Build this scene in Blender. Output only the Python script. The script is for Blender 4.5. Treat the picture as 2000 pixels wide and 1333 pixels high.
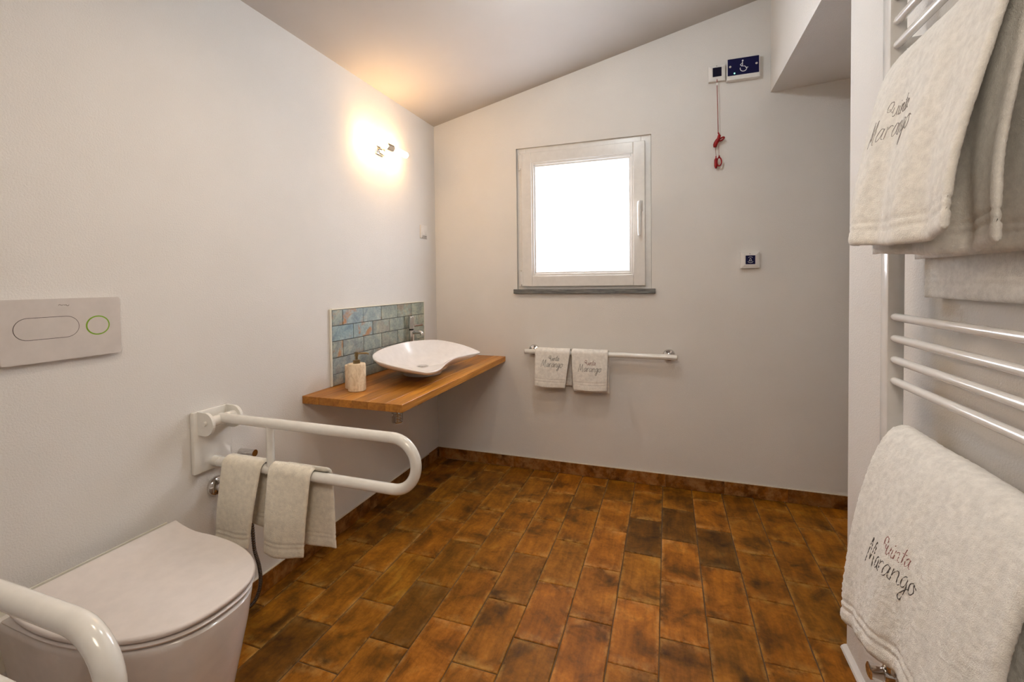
import bpy, bmesh, math, random
from mathutils import Vector, Matrix, noise
random.seed(11)
for o in list(bpy.data.objects):
    bpy.data.objects.remove(o)
SC = bpy.context.scene
COL = SC.collection
PI = math.pi

# ------------------------------------------------------------------ camera
yaw, pitch, roll = -0.331948, 0.0245235, 0.0113026
cy_, sy_ = math.cos(yaw), math.sin(yaw)
fw = Vector((sy_, cy_, 0)); rt = Vector((cy_, -sy_, 0)); dn = Vector((0, 0, -1))
f2 = fw * math.cos(pitch) + dn * math.sin(pitch)
d2 = dn * math.cos(pitch) - fw * math.sin(pitch)
r3 = rt * math.cos(roll) + d2 * math.sin(roll)
d3 = d2 * math.cos(roll) - rt * math.sin(roll)
CAM = Vector((1.553, -2.852, 1.25))
cd = bpy.data.cameras.new('camera'); cam = bpy.data.objects.new('camera', cd); COL.objects.link(cam)
up = -d3; bk = -f2
cam.matrix_world = Matrix(((r3.x, up.x, bk.x, CAM.x), (r3.y, up.y, bk.y, CAM.y), (r3.z, up.z, bk.z, CAM.z), (0, 0, 0, 1)))
cd.sensor_width = 36; cd.lens = 880.17 * 36 / 2000
cd.shift_y = (572.48 - 666.5) / 2000
cd.clip_start = 0.02
SC.camera = cam

# ------------------------------------------------------------------ world, lights, exposure
SC.view_settings.view_transform = 'Standard'
SC.view_settings.look = 'None'
SC.view_settings.exposure = 0.07
SC.view_settings.gamma = 1.0
SC.view_settings.use_curve_mapping = False
w = bpy.data.worlds.new('daylight'); SC.world = w; w.use_nodes = True
bg = w.node_tree.nodes['Background']
bg.inputs['Color'].default_value = (1.0, 0.955, 0.96, 1)
bg.inputs['Strength'].default_value = 18.5

def lamp(name, kind, loc, energy, color, size=0.06, rot=None, **kw):
    l = bpy.data.lights.new(name, kind); l.energy = energy; l.color = color
    if kind == 'AREA':
        l.shape = 'DISK'; l.size = size
    else:
        l.shadow_soft_size = size
    for k, v in kw.items(): setattr(l, k, v)
    o = bpy.data.objects.new(name, l); COL.objects.link(o); o.location = loc
    if rot: o.rotation_euler = rot
    return o
# the room's ceiling lamp, on the slope above and in front of the lens
lamp('ceiling_lamp', 'SPOT', (0.86, -1.90, 2.50), 25, (1.0, 0.79, 0.575), 0.04, (0, 0, 0), spot_size=math.radians(154), spot_blend=1.0)
# added soft fill light behind the camera, lifts the back and lower walls
lamp('rear_fill', 'SPOT', (1.5, -3.2, 2.2), 52, (1.0, 0.86, 0.70), 0.25, (Vector((0.7, -0.5, 0.5)) - Vector((1.5, -3.2, 2.2))).to_track_quat('-Z', 'Y').to_euler(), spot_size=math.radians(110), spot_blend=1.0)
# added neutral fill light for the right wall, without a fixture
lamp('right_wall_fill', 'POINT', (1.24, -1.15, 2.50), 12.5, (0.92, 1.0, 1.04), 0.05)

# ------------------------------------------------------------------ materials
def nt(name):
    m = bpy.data.materials.new(name); m.use_nodes = True
    return m, m.node_tree.nodes, m.node_tree.links, m.node_tree.nodes['Principled BSDF']
def srgb(r, g, b):
    f = lambda c: (c / 255 / 12.92) if c / 255 <= 0.04045 else ((c / 255 + 0.055) / 1.055) ** 2.4
    return (f(r), f(g), f(b), 1)
def coords(n, l, obj=False, rnd=False, scale=(1, 1, 1)):
    tc = n.new('ShaderNodeTexCoord')
    mp = n.new('ShaderNodeMapping'); mp.inputs['Scale'].default_value = scale
    l.new(tc.outputs['Object'], mp.inputs['Vector'])
    if rnd:
        oi = n.new('ShaderNodeObjectInfo')
        mu = n.new('ShaderNodeMath'); mu.operation = 'MULTIPLY'; mu.inputs[1].default_value = 37.0
        l.new(oi.outputs['Random'], mu.inputs[0])
        l.new(mu.outputs[0], mp.inputs['Location'])
    return mp
def noise_node(n, l, vec, scale, detail=4, rough=0.55, dist=0.0):
    t = n.new('ShaderNodeTexNoise'); t.inputs['Scale'].default_value = scale
    t.inputs['Detail'].default_value = detail; t.inputs['Roughness'].default_value = rough
    t.inputs['Distortion'].default_value = dist
    l.new(vec.outputs[0], t.inputs['Vector']); return t
def ramp(n, l, src, stops):
    r = n.new('ShaderNodeValToRGB'); e = r.color_ramp.elements
    while len(e) < len(stops): e.new(0.5)
    for i, (p, c) in enumerate(stops):
        e[i].position = p; e[i].color = c
    l.new(src, r.inputs['Fac']); return r
def bump(n, l, b, src, strength, dist=0.002):
    u = n.new('ShaderNodeBump'); u.inputs['Strength'].default_value = strength; u.inputs['Distance'].default_value = dist
    l.new(src, u.inputs['Height']); l.new(u.outputs[0], b.inputs['Normal']); return u
def mixc(n, l, fac, a, b, mode='MIX'):
    x = n.new('ShaderNodeMix'); x.data_type = 'RGBA'; x.blend_type = mode
    if hasattr(fac, 'links'): l.new(fac, x.inputs[0])
    else: x.inputs[0].default_value = fac
    for s, v in ((6, a), (7, b)):
        if hasattr(v, 'links'): l.new(v, x.inputs[s])
        else: x.inputs[s].default_value = v
    return x.outputs[2]
def plain(name, col, rough=0.5, metal=0.0, coat=0.0, nscale=0, nstr=0.0, spec=0.5):
    m, n, l, b = nt(name)
    mp = coords(n, l)
    t = noise_node(n, l, mp, nscale or 30, 3)
    dark = tuple(c * 0.93 for c in col[:3]) + (1,)
    l.new(ramp(n, l, t.outputs['Fac'], [(0.3, dark), (0.7, col)]).outputs[0], b.inputs['Base Color'])
    b.inputs['Roughness'].default_value = rough; b.inputs['Metallic'].default_value = metal
    b.inputs['Coat Weight'].default_value = coat; b.inputs['Specular IOR Level'].default_value = spec
    if nstr: bump(n, l, b, t.outputs['Fac'], nstr)
    return m
def stucco(name, col, strength=0.5):
    m, n, l, b = nt(name); mp = coords(n, l)
    t = noise_node(n, l, mp, 210, 5, 0.6); t2 = noise_node(n, l, mp, 3.0, 3)
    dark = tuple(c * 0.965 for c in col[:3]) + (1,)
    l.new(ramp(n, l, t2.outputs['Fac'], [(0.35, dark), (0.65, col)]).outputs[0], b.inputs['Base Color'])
    b.inputs['Roughness'].default_value = 0.85; b.inputs['Specular IOR Level'].default_value = 0.25
    bump(n, l, b, t.outputs['Fac'], strength, 0.003)
    return m
M = {}
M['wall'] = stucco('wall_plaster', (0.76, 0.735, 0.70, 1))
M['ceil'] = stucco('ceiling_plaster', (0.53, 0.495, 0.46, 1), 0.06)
M['white_plastic'] = plain('white_plastic', (0.78, 0.76, 0.73, 1), 0.35)
M['upvc'] = plain('window_upvc', (0.76, 0.74, 0.71, 1), 0.3)
M['ceramic'] = plain('white_ceramic', (0.78, 0.745, 0.72, 1), 0.12, coat=0.3)
M['seat'] = plain('seat_plastic', (0.77, 0.715, 0.685, 1), 0.32)
M['basin'] = plain('basin_ceramic', (0.80, 0.765, 0.74, 1), 0.22, coat=0.1)
M['enamel'] = plain('white_enamel', (0.80, 0.785, 0.74, 1), 0.18, coat=0.4)
M['rad'] = plain('radiator_enamel', (0.80, 0.79, 0.77, 1), 0.2, coat=0.5)
M['chrome'] = plain('chrome', (0.72, 0.70, 0.68, 1), 0.07, 1.0)
M['steel'] = plain('dark_steel', (0.04, 0.035, 0.03, 1), 0.4, 0.6)
M['bronze'] = plain('bronze', (0.22, 0.16, 0.075, 1), 0.28, 0.9)
M['silicone'] = plain('silicone', (0.80, 0.77, 0.66, 1), 0.4)
M['caulk'] = plain('grout_edge', (0.66, 0.60, 0.50, 1), 0.6)
M['grout'] = plain('floor_grout', (0.13, 0.075, 0.035, 1), 0.9, nscale=60, nstr=0.3)
M['tile_grout'] = plain('dark_tile_grout', (0.06, 0.06, 0.058, 1), 0.9)
M['plate'] = plain('flush_plate_plastic', (0.62, 0.57, 0.53, 1), 0.3)
M['groove'] = plain('dark_groove', (0.10, 0.08, 0.07, 1), 0.6)
M['green'] = plain('green_ring', (0.23, 0.42, 0.03, 1), 0.35)
M['greyprint'] = plain('grey_print', (0.2, 0.17, 0.15, 1), 0.6)
M['navy'] = plain('navy_panel', (0.006, 0.006, 0.05, 1), 0.55, spec=0.15)
M['blackblue'] = plain('dark_button', (0.006, 0.005, 0.02, 1), 0.55, spec=0.15)
M['print'] = plain('white_print', (0.75, 0.75, 0.78, 1), 0.5)
M['red'] = plain('red_cord', (0.30, 0.004, 0.006, 1), 0.45, spec=0.3)
M['cord'] = plain('thin_red_cord', (0.30, 0.07, 0.05, 1), 0.5)
M['slate'] = None
M['black'] = plain('black_mark', (0.03, 0.028, 0.025, 1), 0.5)
M['thread_dark'] = plain('dark_thread', (0.10, 0.09, 0.085, 1), 0.8)
M['thread_grey'] = plain('grey_thread', (0.30, 0.28, 0.27, 1), 0.8)
M['thread_rose'] = plain('rose_thread', (0.36, 0.17, 0.16, 1), 0.8)
M['hose'] = plain('hose_metal', (0.16, 0.14, 0.13, 1), 0.25, 0.9)
M['thread_red'] = plain('red_thread', (0.26, 0.07, 0.06, 1), 0.8)
M['led'], n_, l_, b_ = nt('green_led')
b_.inputs['Base Color'].default_value = (0.1, 0.9, 0.4, 1); b_.inputs['Emission Color'].default_value = (0.25, 1, 0.55, 1); b_.inputs['Emission Strength'].default_value = 3.0
M['tube'], n_, l_, b_ = nt('lit_opal_glass')
b_.inputs['Base Color'].default_value = (0.9, 0.85, 0.75, 1); b_.inputs['Emission Color'].default_value = (1.0, 0.60, 0.25, 1); b_.inputs['Emission Strength'].default_value = 60.0
# frosted pane: lets the outdoor light through, scattered
m = bpy.data.materials.new('frosted_glass'); m.use_nodes = True
n, l = m.node_tree.nodes, m.node_tree.links
n.remove(n['Principled BSDF'])
tr = n.new('ShaderNodeBsdfTranslucent'); gl = n.new('ShaderNodeBsdfGlossy'); mx = n.new('ShaderNodeMixShader')
mp = coords(n, l); t = noise_node(n, l, mp, 1.6, 2)
l.new(ramp(n, l, t.outputs['Fac'], [(0.3, (0.80, 0.86, 0.95, 1)), (0.7, (0.93, 0.95, 0.97, 1))]).outputs[0], tr.inputs['Color'])
gl.inputs['Roughness'].default_value = 0.3
mx.inputs[0].default_value = 0.05
l.new(tr.outputs[0], mx.inputs[1]); l.new(gl.outputs[0], mx.inputs[2])
l.new(mx.outputs[0], n['Material Output'].inputs['Surface'])
M['frosted'] = m
# floor tiles: rustic terracotta, tint from the object colour
def tile_mat(name, rough=0.5):
    m, n, l, b = nt(name); mp = coords(n, l, rnd=True)
    oi = n.new('ShaderNodeObjectInfo')
    a = noise_node(n, l, mp, 7, 5, 0.6, 0.6)
    mp2 = coords(n, l, rnd=True, scale=(14, 2.2, 8)); g = noise_node(n, l, mp2, 2.2, 6, 0.7, 0.4)
    f = noise_node(n, l, mp, 70, 6, 0.72)
    c1 = ramp(n, l, a.outputs['Fac'], [(0.30, srgb(84, 50, 8)), (0.46, srgb(146, 88, 20)), (0.60, srgb(172, 106, 30)), (0.80, srgb(192, 136, 66))]).outputs[0]
    c2 = ramp(n, l, g.outputs['Fac'], [(0.28, (0.42, 0.42, 0.40, 1)), (0.55, (1, 1, 1, 1)), (0.8, (1.35, 1.3, 1.25, 1))]).outputs[0]
    c = mixc(n, l, 0.75, c1, c2, 'MULTIPLY')
    c3 = ramp(n, l, f.outputs['Fac'], [(0.3, (0.62, 0.6, 0.58, 1)), (0.55, (1, 1, 1, 1)), (0.75, (1.25, 1.22, 1.2, 1))]).outputs[0]
    c = mixc(n, l, 0.7, c, c3, 'MULTIPLY')
    tg = n.new('ShaderNodeTexCoord'); sx = n.new('ShaderNodeSeparateXYZ'); l.new(tg.outputs['Generated'], sx.inputs[0])
    def edge(out, k):
        a1 = n.new('ShaderNodeMath'); a1.operation = 'SUBTRACT'; l.new(out, a1.inputs[0]); a1.inputs[1].default_value = 0.5
        a2 = n.new('ShaderNodeMath'); a2.operation = 'ABSOLUTE'; l.new(a1.outputs[0], a2.inputs[0])
        a3 = n.new('ShaderNodeMapRange'); l.new(a2.outputs[0], a3.inputs[0]); a3.inputs[1].default_value = 0.5 - k; a3.inputs[2].default_value = 0.5
        return a3.outputs[0]
    mxm = n.new('ShaderNodeMath'); mxm.operation = 'MAXIMUM'; l.new(edge(sx.outputs[0], 0.10), mxm.inputs[0]); l.new(edge(sx.outputs[1], 0.13), mxm.inputs[1])
    w1 = noise_node(n, l, mp, 17, 5, 0.7); wm = n.new('ShaderNodeMath'); wm.operation = 'MULTIPLY'
    l.new(mxm.outputs[0], wm.inputs[0]); l.new(ramp(n, l, w1.outputs['Fac'], [(0.44, (0, 0, 0, 1)), (0.64, (0.75, 0.75, 0.75, 1))]).outputs[0], wm.inputs[1])
    c = mixc(n, l, wm.outputs[0], c, srgb(196, 146, 92))
    c = mixc(n, l, 1.0, c, oi.outputs['Color'], 'MULTIPLY')
    l.new(c, b.inputs['Base Color'])
    b.inputs['Roughness'].default_value = rough; b.inputs['Specular IOR Level'].default_value = 0.22
    bump(n, l, b, f.outputs['Fac'], 0.35, 0.0015)
    return m
M['floor_tile'] = tile_mat('terracotta_tile', 0.55)
# blue-grey glazed wall tiles with rust blooms (object alpha sets how much rust)
m, n, l, b = nt('weathered_blue_tile'); mp = coords(n, l, rnd=True); oi = n.new('ShaderNodeObjectInfo')
a = noise_node(n, l, mp, 16, 6, 0.65, 0.5); a2 = noise_node(n, l, mp, 10, 5, 0.6, 0.8); a3 = noise_node(n, l, mp, 90, 4, 0.7)
c1 = ramp(n, l, a.outputs['Fac'], [(0.32, srgb(126, 138, 140)), (0.5, srgb(158, 166, 162)), (0.68, srgb(186, 186, 174))]).outputs[0]
c1 = mixc(n, l, 1.0, c1, oi.outputs['Color'], 'MULTIPLY')
rm = ramp(n, l, a2.outputs['Fac'], [(0.50, (0, 0, 0, 1)), (0.60, (1, 1, 1, 1))])
mu = n.new('ShaderNodeMath'); mu.operation = 'MULTIPLY'; l.new(rm.outputs[0], mu.inputs[0]); l.new(oi.outputs['Alpha'], mu.inputs[1])
c2 = mixc(n, l, mu.outputs[0], c1, srgb(176, 124, 76))
c3 = ramp(n, l, a3.outputs['Fac'], [(0.35, (0.8, 0.8, 0.8, 1)), (0.6, (1.08, 1.08, 1.06, 1))]).outputs[0]
l.new(mixc(n, l, 1.0, c2, c3, 'MULTIPLY'), b.inputs['Base Color']); b.inputs['Roughness'].default_value = 0.35
bump(n, l, b, a.outputs['Fac'], 0.2)
M['blue_tile'] = m
# oiled oak
m, n, l, b = nt('oiled_oak'); oi = n.new('ShaderNodeObjectInfo')
mp = coords(n, l, rnd=True, scale=(26, 1.6, 26)); a = noise_node(n, l, mp, 2.0, 6, 0.65, 0.6)
mp2 = coords(n, l, rnd=True, scale=(6, 1.2, 6)); a2 = noise_node(n, l, mp2, 1.3, 3, 0.5, 0.8)
c = ramp(n, l, a.outputs['Fac'], [(0.28, srgb(136, 82, 18)), (0.5, srgb(182, 120, 38)), (0.72, srgb(204, 146, 62))]).outputs[0]
c2 = ramp(n, l, a2.outputs['Fac'], [(0.35, (0.78, 0.76, 0.72, 1)), (0.65, (1.1, 1.08, 1.05, 1))]).outputs[0]
c = mixc(n, l, 1.0, c, c2, 'MULTIPLY'); c = mixc(n, l, 1.0, c, oi.outputs['Color'], 'MULTIPLY')
l.new(c, b.inputs['Base Color']); b.inputs['Roughness'].default_value = 0.42
bump(n, l, b, a.outputs['Fac'], 0.08)
M['oak'] = m
# slate sill
m, n, l, b = nt('grey_slate'); mp = coords(n, l, scale=(1, 4, 10)); a = noise_node(n, l, mp, 12, 6, 0.7)
l.new(ramp(n, l, a.outputs['Fac'], [(0.35, (0.07, 0.075, 0.075, 1)), (0.65, (0.22, 0.22, 0.21, 1))]).outputs[0], b.inputs['Base Color']); b.inputs['Roughness'].default_value = 0.6
M['slate'] = m
# travertine
m, n, l, b = nt('travertine'); mp = coords(n, l, scale=(1, 1, 0.45)); a = noise_node(n, l, mp, 55, 6, 0.7, 1.2); a2 = noise_node(n, l, mp, 220, 3, 0.7)
l.new(ramp(n, l, a.outputs['Fac'], [(0.25, srgb(190, 164, 128)), (0.5, srgb(224, 202, 170)), (0.7, srgb(236, 220, 192))]).outputs[0], b.inputs['Base Color']); b.inputs['Roughness'].default_value = 0.6
bump(n, l, b, a.outputs['Fac'], 0.35)
M['stone'] = m
# terry cotton
def terry(name, col):
    m, n, l, b = nt(name); mp = coords(n, l)
    a = noise_node(n, l, mp, 420, 3, 0.7); a2 = noise_node(n, l, mp, 60, 4, 0.65)
    dark = tuple(c * 0.82 for c in col[:3]) + (1,)
    l.new(ramp(n, l, a2.outputs['Fac'], [(0.3, dark), (0.65, col)]).outputs[0], b.inputs['Base Color'])
    b.inputs['Roughness'].default_value = 0.95; b.inputs['Specular IOR Level'].default_value = 0.1
    b.inputs['Sheen Weight'].default_value = 0.35; b.inputs['Sheen Roughness'].default_value = 0.6
    bump(n, l, b, a.outputs['Fac'], 0.7, 0.003)
    return m
M['terry'] = terry('cream_terry', (0.955, 0.94, 0.89, 1))
M['terry_warm'] = terry('warm_terry', (0.94, 0.885, 0.75, 1))
M['terry_white'] = terry('white_terry', (0.95, 0.92, 0.86, 1))

# ------------------------------------------------------------------ mesh helpers
def finish(name, bm, mat, parent=None, smooth=False, angle=None):
    me = bpy.data.meshes.new(name); bm.normal_update(); bm.to_mesh(me); bm.free()
    o = bpy.data.objects.new(name, me); COL.objects.link(o)
    if mat: me.materials.append(M[mat] if isinstance(mat, str) else mat)
    if smooth:
        for p in me.polygons: p.use_smooth = True
        if angle: me.set_sharp_from_angle(angle=math.radians(angle))
    if parent:
        o.parent = parent; o.matrix_parent_inverse = parent.matrix_world.inverted() if False else Matrix.Translation(-parent.location)
    return o
def tag(o, label=None, cat=None, group=None, kind=None):
    if label: o['label'] = label
    if cat: o['category'] = cat
    if group: o['group'] = group
    if kind: o['kind'] = kind
    return o
def empty(name, loc, label=None, cat=None, group=None, kind=None):
    o = bpy.data.objects.new(name, None); COL.objects.link(o); o.location = loc; o.empty_display_size = 0.05
    return tag(o, label, cat, group, kind)
def box(bm, x0, x1, y0, y1, z0, z1, bev=0.0, seg=2):
    r = bmesh.ops.create_cube(bm, size=1.0)
    vs = r['verts']
    for v in vs:
        v.co = Vector((x0 + (v.co.x + 0.5) * (x1 - x0), y0 + (v.co.y + 0.5) * (y1 - y0), z0 + (v.co.z + 0.5) * (z1 - z0)))
    if bev:
        es = list({e for v in vs for e in v.link_edges})
        bmesh.ops.bevel(bm, geom=es, offset=bev, segments=seg, affect='EDGES', profile=0.5)
    return bm
def B(*a, **k):
    return box(bmesh.new(), *a, **k)
def frame_of(t):
    t = t.normalized(); u = Vector((0, 0, 1)) if abs(t.z) < 0.9 else Vector((1, 0, 0))
    a = t.cross(u).normalized(); return a, t.cross(a).normalized()
def tube(bm, pts, r, seg=14, caps=True, closed=False):
    pts = [Vector(p) for p in pts]; N = len(pts); rings = []; pa = None
    for i in range(N):
        if closed: t = pts[(i + 1) % N] - pts[i - 1]
        else: t = pts[min(i + 1, N - 1)] - pts[max(i - 1, 0)]
        t.normalize()
        if pa is None: a, b = frame_of(t)
        else:
            a = pa - t * pa.dot(t); a.normalize(); b = t.cross(a)
        pa = a
        rr = r[i] if isinstance(r, (list, tuple)) else r
        rings.append([bm.verts.new(pts[i] + (a * math.cos(2 * PI * k / seg) + b * math.sin(2 * PI * k / seg)) * rr) for k in range(seg)])
    for i in range(N if closed else N - 1):
        A, Bq = rings[i], rings[(i + 1) % N]
        for k in range(seg):
            bm.faces.new((A[k], A[(k + 1) % seg], Bq[(k + 1) % seg], Bq[k]))
    if caps and not closed:
        bm.faces.new(list(reversed(rings[0]))); bm.faces.new(rings[-1])
    return bm
def lathe(bm, prof, c=(0, 0, 0), axis='z', seg=32):
    """prof: list of (r, h) along the axis"""
    rings = []
    for r, h in prof:
        ring = []
        for k in range(seg):
            a = 2 * PI * k / seg
            p = {'z': (r * math.cos(a), r * math.sin(a), h), 'x': (h, r * math.cos(a), r * math.sin(a)), 'y': (r * math.sin(a), h, r * math.cos(a))}[axis]
            ring.append(bm.verts.new(Vector(c) + Vector(p)))
        rings.append(ring)
    for A, Bq in zip(rings, rings[1:]):
        for k in range(seg):
            bm.faces.new((A[k], A[(k + 1) % seg], Bq[(k + 1) % seg], Bq[k]))
    bm.faces.new(list(reversed(rings[0]))); bm.faces.new(rings[-1])
    bmesh.ops.recalc_face_normals(bm, faces=bm.faces)
    return bm
def prism(bm, poly, fn, d0, d1):
    """poly: 2-D outline; fn(u, v, d) -> point"""
    a = [bm.verts.new(fn(u, v, d0)) for u, v in poly]; b = [bm.verts.new(fn(u, v, d1)) for u, v in poly]
    n = len(poly)
    for i in range(n): bm.faces.new((a[i], a[(i + 1) % n], b[(i + 1) % n], b[i]))
    bm.faces.new(a); bm.faces.new(b)
    bmesh.ops.recalc_face_normals(bm, faces=bm.faces)
    return bm
def arc(cx, cz, r, a0, a1, n=14):
    return [(cx + r * math.cos(math.radians(a0 + (a1 - a0) * i / n)), cz + r * math.sin(math.radians(a0 + (a1 - a0) * i / n))) for i in range(n + 1)]
def rrect(u0, u1, v0, v1, r, n=5):
    return (arc(u1 - r, v1 - r, r, 0, 90, n) + arc(u0 + r, v1 - r, r, 90, 180, n) + arc(u0 + r, v0 + r, r, 180, 270, n) + arc(u1 - r, v0 + r, r, 270, 360, n))
def catmull(pts, n=8, closed=True):
    P = [Vector(p) for p in pts]; N = len(P); out = []
    for i in range(N if closed else N - 1):
        if closed: p0, p1, p2, p3 = P[i - 1], P[i], P[(i + 1) % N], P[(i + 2) % N]
        else: p0, p1, p2, p3 = P[max(i - 1, 0)], P[i], P[i + 1], P[min(i + 2, N - 1)]
        for k in range(n):
            t = k / n
            out.append(0.5 * ((2 * p1) + (p2 - p0) * t + (2 * p0 - 5 * p1 + 4 * p2 - p3) * t * t + (3 * p1 - p0 - 3 * p2 + p3) * t ** 3))
    if not closed: out.append(P[-1])
    return out
def struct(name, bm, mat, **k):
    return tag(finish(name, bm, mat, **k), kind='structure')

# ------------------------------------------------------------------ room shell
XR = 2.122           # room side of the right wall
YE = -1.08           # where the right wall ends and the alcove opens
YF = -3.62           # wall behind the camera
XA = 3.05            # far side of the alcove
def ceil_z(x): return 2.348 + 0.2225 * x
WX0, WX1, WZ0, WZ1 = 0.608, 1.464, 1.2, 2.129

struct('floor', B(-0.1, XA + 0.1, YF - 0.1, 0.3, -0.1, -0.004), 'grout')
FLOOR = bpy.data.objects['floor']
bm = B(-0.12, 0.0, YF - 0.1, 0.3, -0.1, 2.6)
struct('wall_left', bm, 'wall')
bm = bmesh.new()
T = 0.28
box(bm, -0.12, WX0, 0, T, -0.1, 3.2); box(bm, WX1, XA + 0.1, 0, T, -0.1, 3.2); box(bm, WX0 - 0.01, WX0 + 0.03, 0.07, T, WZ0, WZ1); box(bm, WX1 - 0.03, WX1 + 0.01, 0.07, T, WZ0, WZ1); box(bm, WX0, WX1, 0.07, T, WZ1 - 0.03, WZ1 + 0.01)
box(bm, WX0, WX1, 0, T, -0.1, WZ0 - 0.03); box(bm, WX0, WX1, 0, T, WZ1, 3.2)
struct('wall_back', bm, 'wall')
bm = B(XR, XR + 0.11, YF - 0.1, YE, -0.1, 3.2)
struct('wall_right', bm, 'wall')
struct('wall_front', B(-0.12, XR + 0.11, YF - 0.1, YF, -0.1, 3.2), 'wall')
bm = bmesh.new()
box(bm, XA, XA + 0.1, YE - 0.1, 0.02, -0.1, 3.2); box(bm, XR + 0.11, XA, YE - 0.1, YE, -0.1, 3.2)
struct('wall_alcove', bm, 'wall')
bm = bmesh.new()
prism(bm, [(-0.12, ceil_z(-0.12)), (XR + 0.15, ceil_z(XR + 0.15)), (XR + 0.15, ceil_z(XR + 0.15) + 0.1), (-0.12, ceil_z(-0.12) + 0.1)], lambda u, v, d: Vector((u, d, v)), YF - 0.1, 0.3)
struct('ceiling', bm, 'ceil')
# lowered beam over the alcove opening; its underside rises slightly to the right
bm = bmesh.new()
prism(bm, [(2.096, 2.282), (XA, 2.335), (XA, 3.1), (2.096, 3.1)], lambda u, v, d: Vector((u, d, v)), YE, 0.0)
struct('trim_1', bm, 'wall')
bm = bmesh.new()
prism(bm, [(2.096, 2.282), (XR, 2.284), (XR, 3.1), (2.096, 3.1)], lambda u, v, d: Vector((u, d, v)), YF, YE)
struct('trim_2', bm, 'wall')
# white quarter-round strip along the foot of the right wall
bm = bmesh.new()
prism(bm, [(XR, 0.0), (XR - 0.018, 0.0), (XR - 0.015, 0.007), (XR - 0.007, 0.013), (XR, 0.015)], lambda u, v, d: Vector((u, d, v)), YF, YE + 0.002)
struct('baseboard_right', bm, 'white_plastic')

# floor tiles
def tile_mesh(w, h, seed):
    rnd = random.Random(seed); bm = bmesh.new()
    j = lambda a: rnd.uniform(-a, a)
    e = 0.0022
    outer = []; nx, ny = 2, 3
    for k in range(nx): outer.append((-w / 2 + w * k / nx, -h / 2))
    for k in range(ny): outer.append((w / 2, -h / 2 + h * k / ny))
    for k in range(nx): outer.append((w / 2 - w * k / nx, h / 2))
    for k in range(ny): outer.append((-w / 2, h / 2 - h * k / ny))
    outer = [(x + j(0.0009), y + j(0.0009)) for x, y in outer]
    top = [bm.verts.new((x * (1 - 2 * e / w), y * (1 - 2 * e / h), 0.0045 + j(0.0003))) for x, y in outer]
    mid = [bm.verts.new((x, y, 0.0025)) for x, y in outer]
    bot = [bm.verts.new((x, y, -0.003)) for x, y in outer]
    N = len(outer)
    for i in range(N):
        k = (i + 1) % N
        bm.faces.new((mid[i], mid[k], top[k], top[i])); bm.faces.new((bot[i], bot[k], mid[k], mid[i]))
    bm.faces.new(top)
    return bm
PX, PY, X0 = 0.162, 0.318, 0.066
dark_at = [(0.63, -1.37), (1.44, -0.60), (1.605, -0.43), (1.77, -0.72), (0.31, -1.69), (0.15, -0.5)]
light_at = [(1.28, -1.38), (1.44, -1.23), (1.12, -1.22), (1.605, -1.07), (0.79, -1.53), (1.28, -0.75), (1.605, -0.75)]
meshes = {}
tile_proto = {}
col_rnd = random.Random(5)
def tile_colour(x, y):
    s = col_rnd.uniform(0.78, 1.10); r_ = col_rnd.uniform(0.92, 1.02); b_ = col_rnd.uniform(0.5, 0.75)
    c = [s * r_, s, s * b_]
    for dx, dy in dark_at:
        if abs(x - dx) < PX / 2 and abs(y - dy) < PY / 2: c = [0.50, 0.55, 0.42]
    for dx, dy in light_at:
        if abs(x - dx) < PX / 2 and abs(y - dy) < PY / 2: c = [1.14, 1.12, 0.85]
    return c + [1.0]
far_bm = bmesh.new()
def put_tile(x0, x1, y0, y1):
    w, h = x1 - x0 - 0.004, y1 - y0 - 0.004
    if w < 0.012 or h < 0.012: return
    cx, cy = (x0 + x1) / 2, (y0 + y1) / 2
    z = col_rnd.uniform(-0.0006, 0.0006)
    if cy < -2.35 or cx > 2.75 or (cx > XR and cy < -1.0):
        b2 = tile_mesh(w, h, 3)
        me = bpy.data.meshes.new('t'); b2.to_mesh(me); b2.free(); me.transform(Matrix.Translation((cx, cy, -0.0045 + z)))
        far_bm.from_mesh(me); bpy.data.meshes.remove(me); return
    key = (round(w, 3), round(h, 3), col_rnd.randrange(4))
    if key not in meshes:
        o = finish('floor_tile', tile_mesh(w, h, hash(key) % 9999), 'floor_tile')
        meshes[key] = o.data
    else:
        o = bpy.data.objects.new('floor_tile', meshes[key]); COL.objects.link(o)
    o.parent = FLOOR
    o.location = (cx, cy, -0.0045 + z); o.rotation_euler = (col_rnd.uniform(-0.004, 0.004) * 0.5, col_rnd.uniform(-0.004, 0.004), col_rnd.uniform(-0.003, 0.003))
    o.color = tile_colour(cx, cy)
for i in range(-1, 19):
    xa, xb = X0 + i * PX, X0 + (i + 1) * PX
    off = -0.27 if i % 2 else -0.112
    ys = [0.0] + [off - PY * k for k in range(0, 12)]
    lim = 0.0
    xa, xb = max(xa, 0.0), min(xb, XA)
    if xb - xa < 0.02: continue
    for y1, y0 in zip(ys, ys[1:]):
        if xa > XR - 0.02 and y0 < YE:
            y0 = YE
        if y0 >= y1: continue
        y0 = max(y0, YF)
        if y1 <= YF: break
        if xa < XR < xb and y0 < YE and y1 <= YE: put_tile(xa, XR, y0, y1)
        else: put_tile(xa, xb, y0, y1)
o = finish('floor_tile_far', far_bm, 'floor_tile'); o.name = 'floor_tiling'; o['kind'] = 'stuff'; o.parent = FLOOR; o.color = (0.95, 0.95, 0.95, 1)

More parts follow.
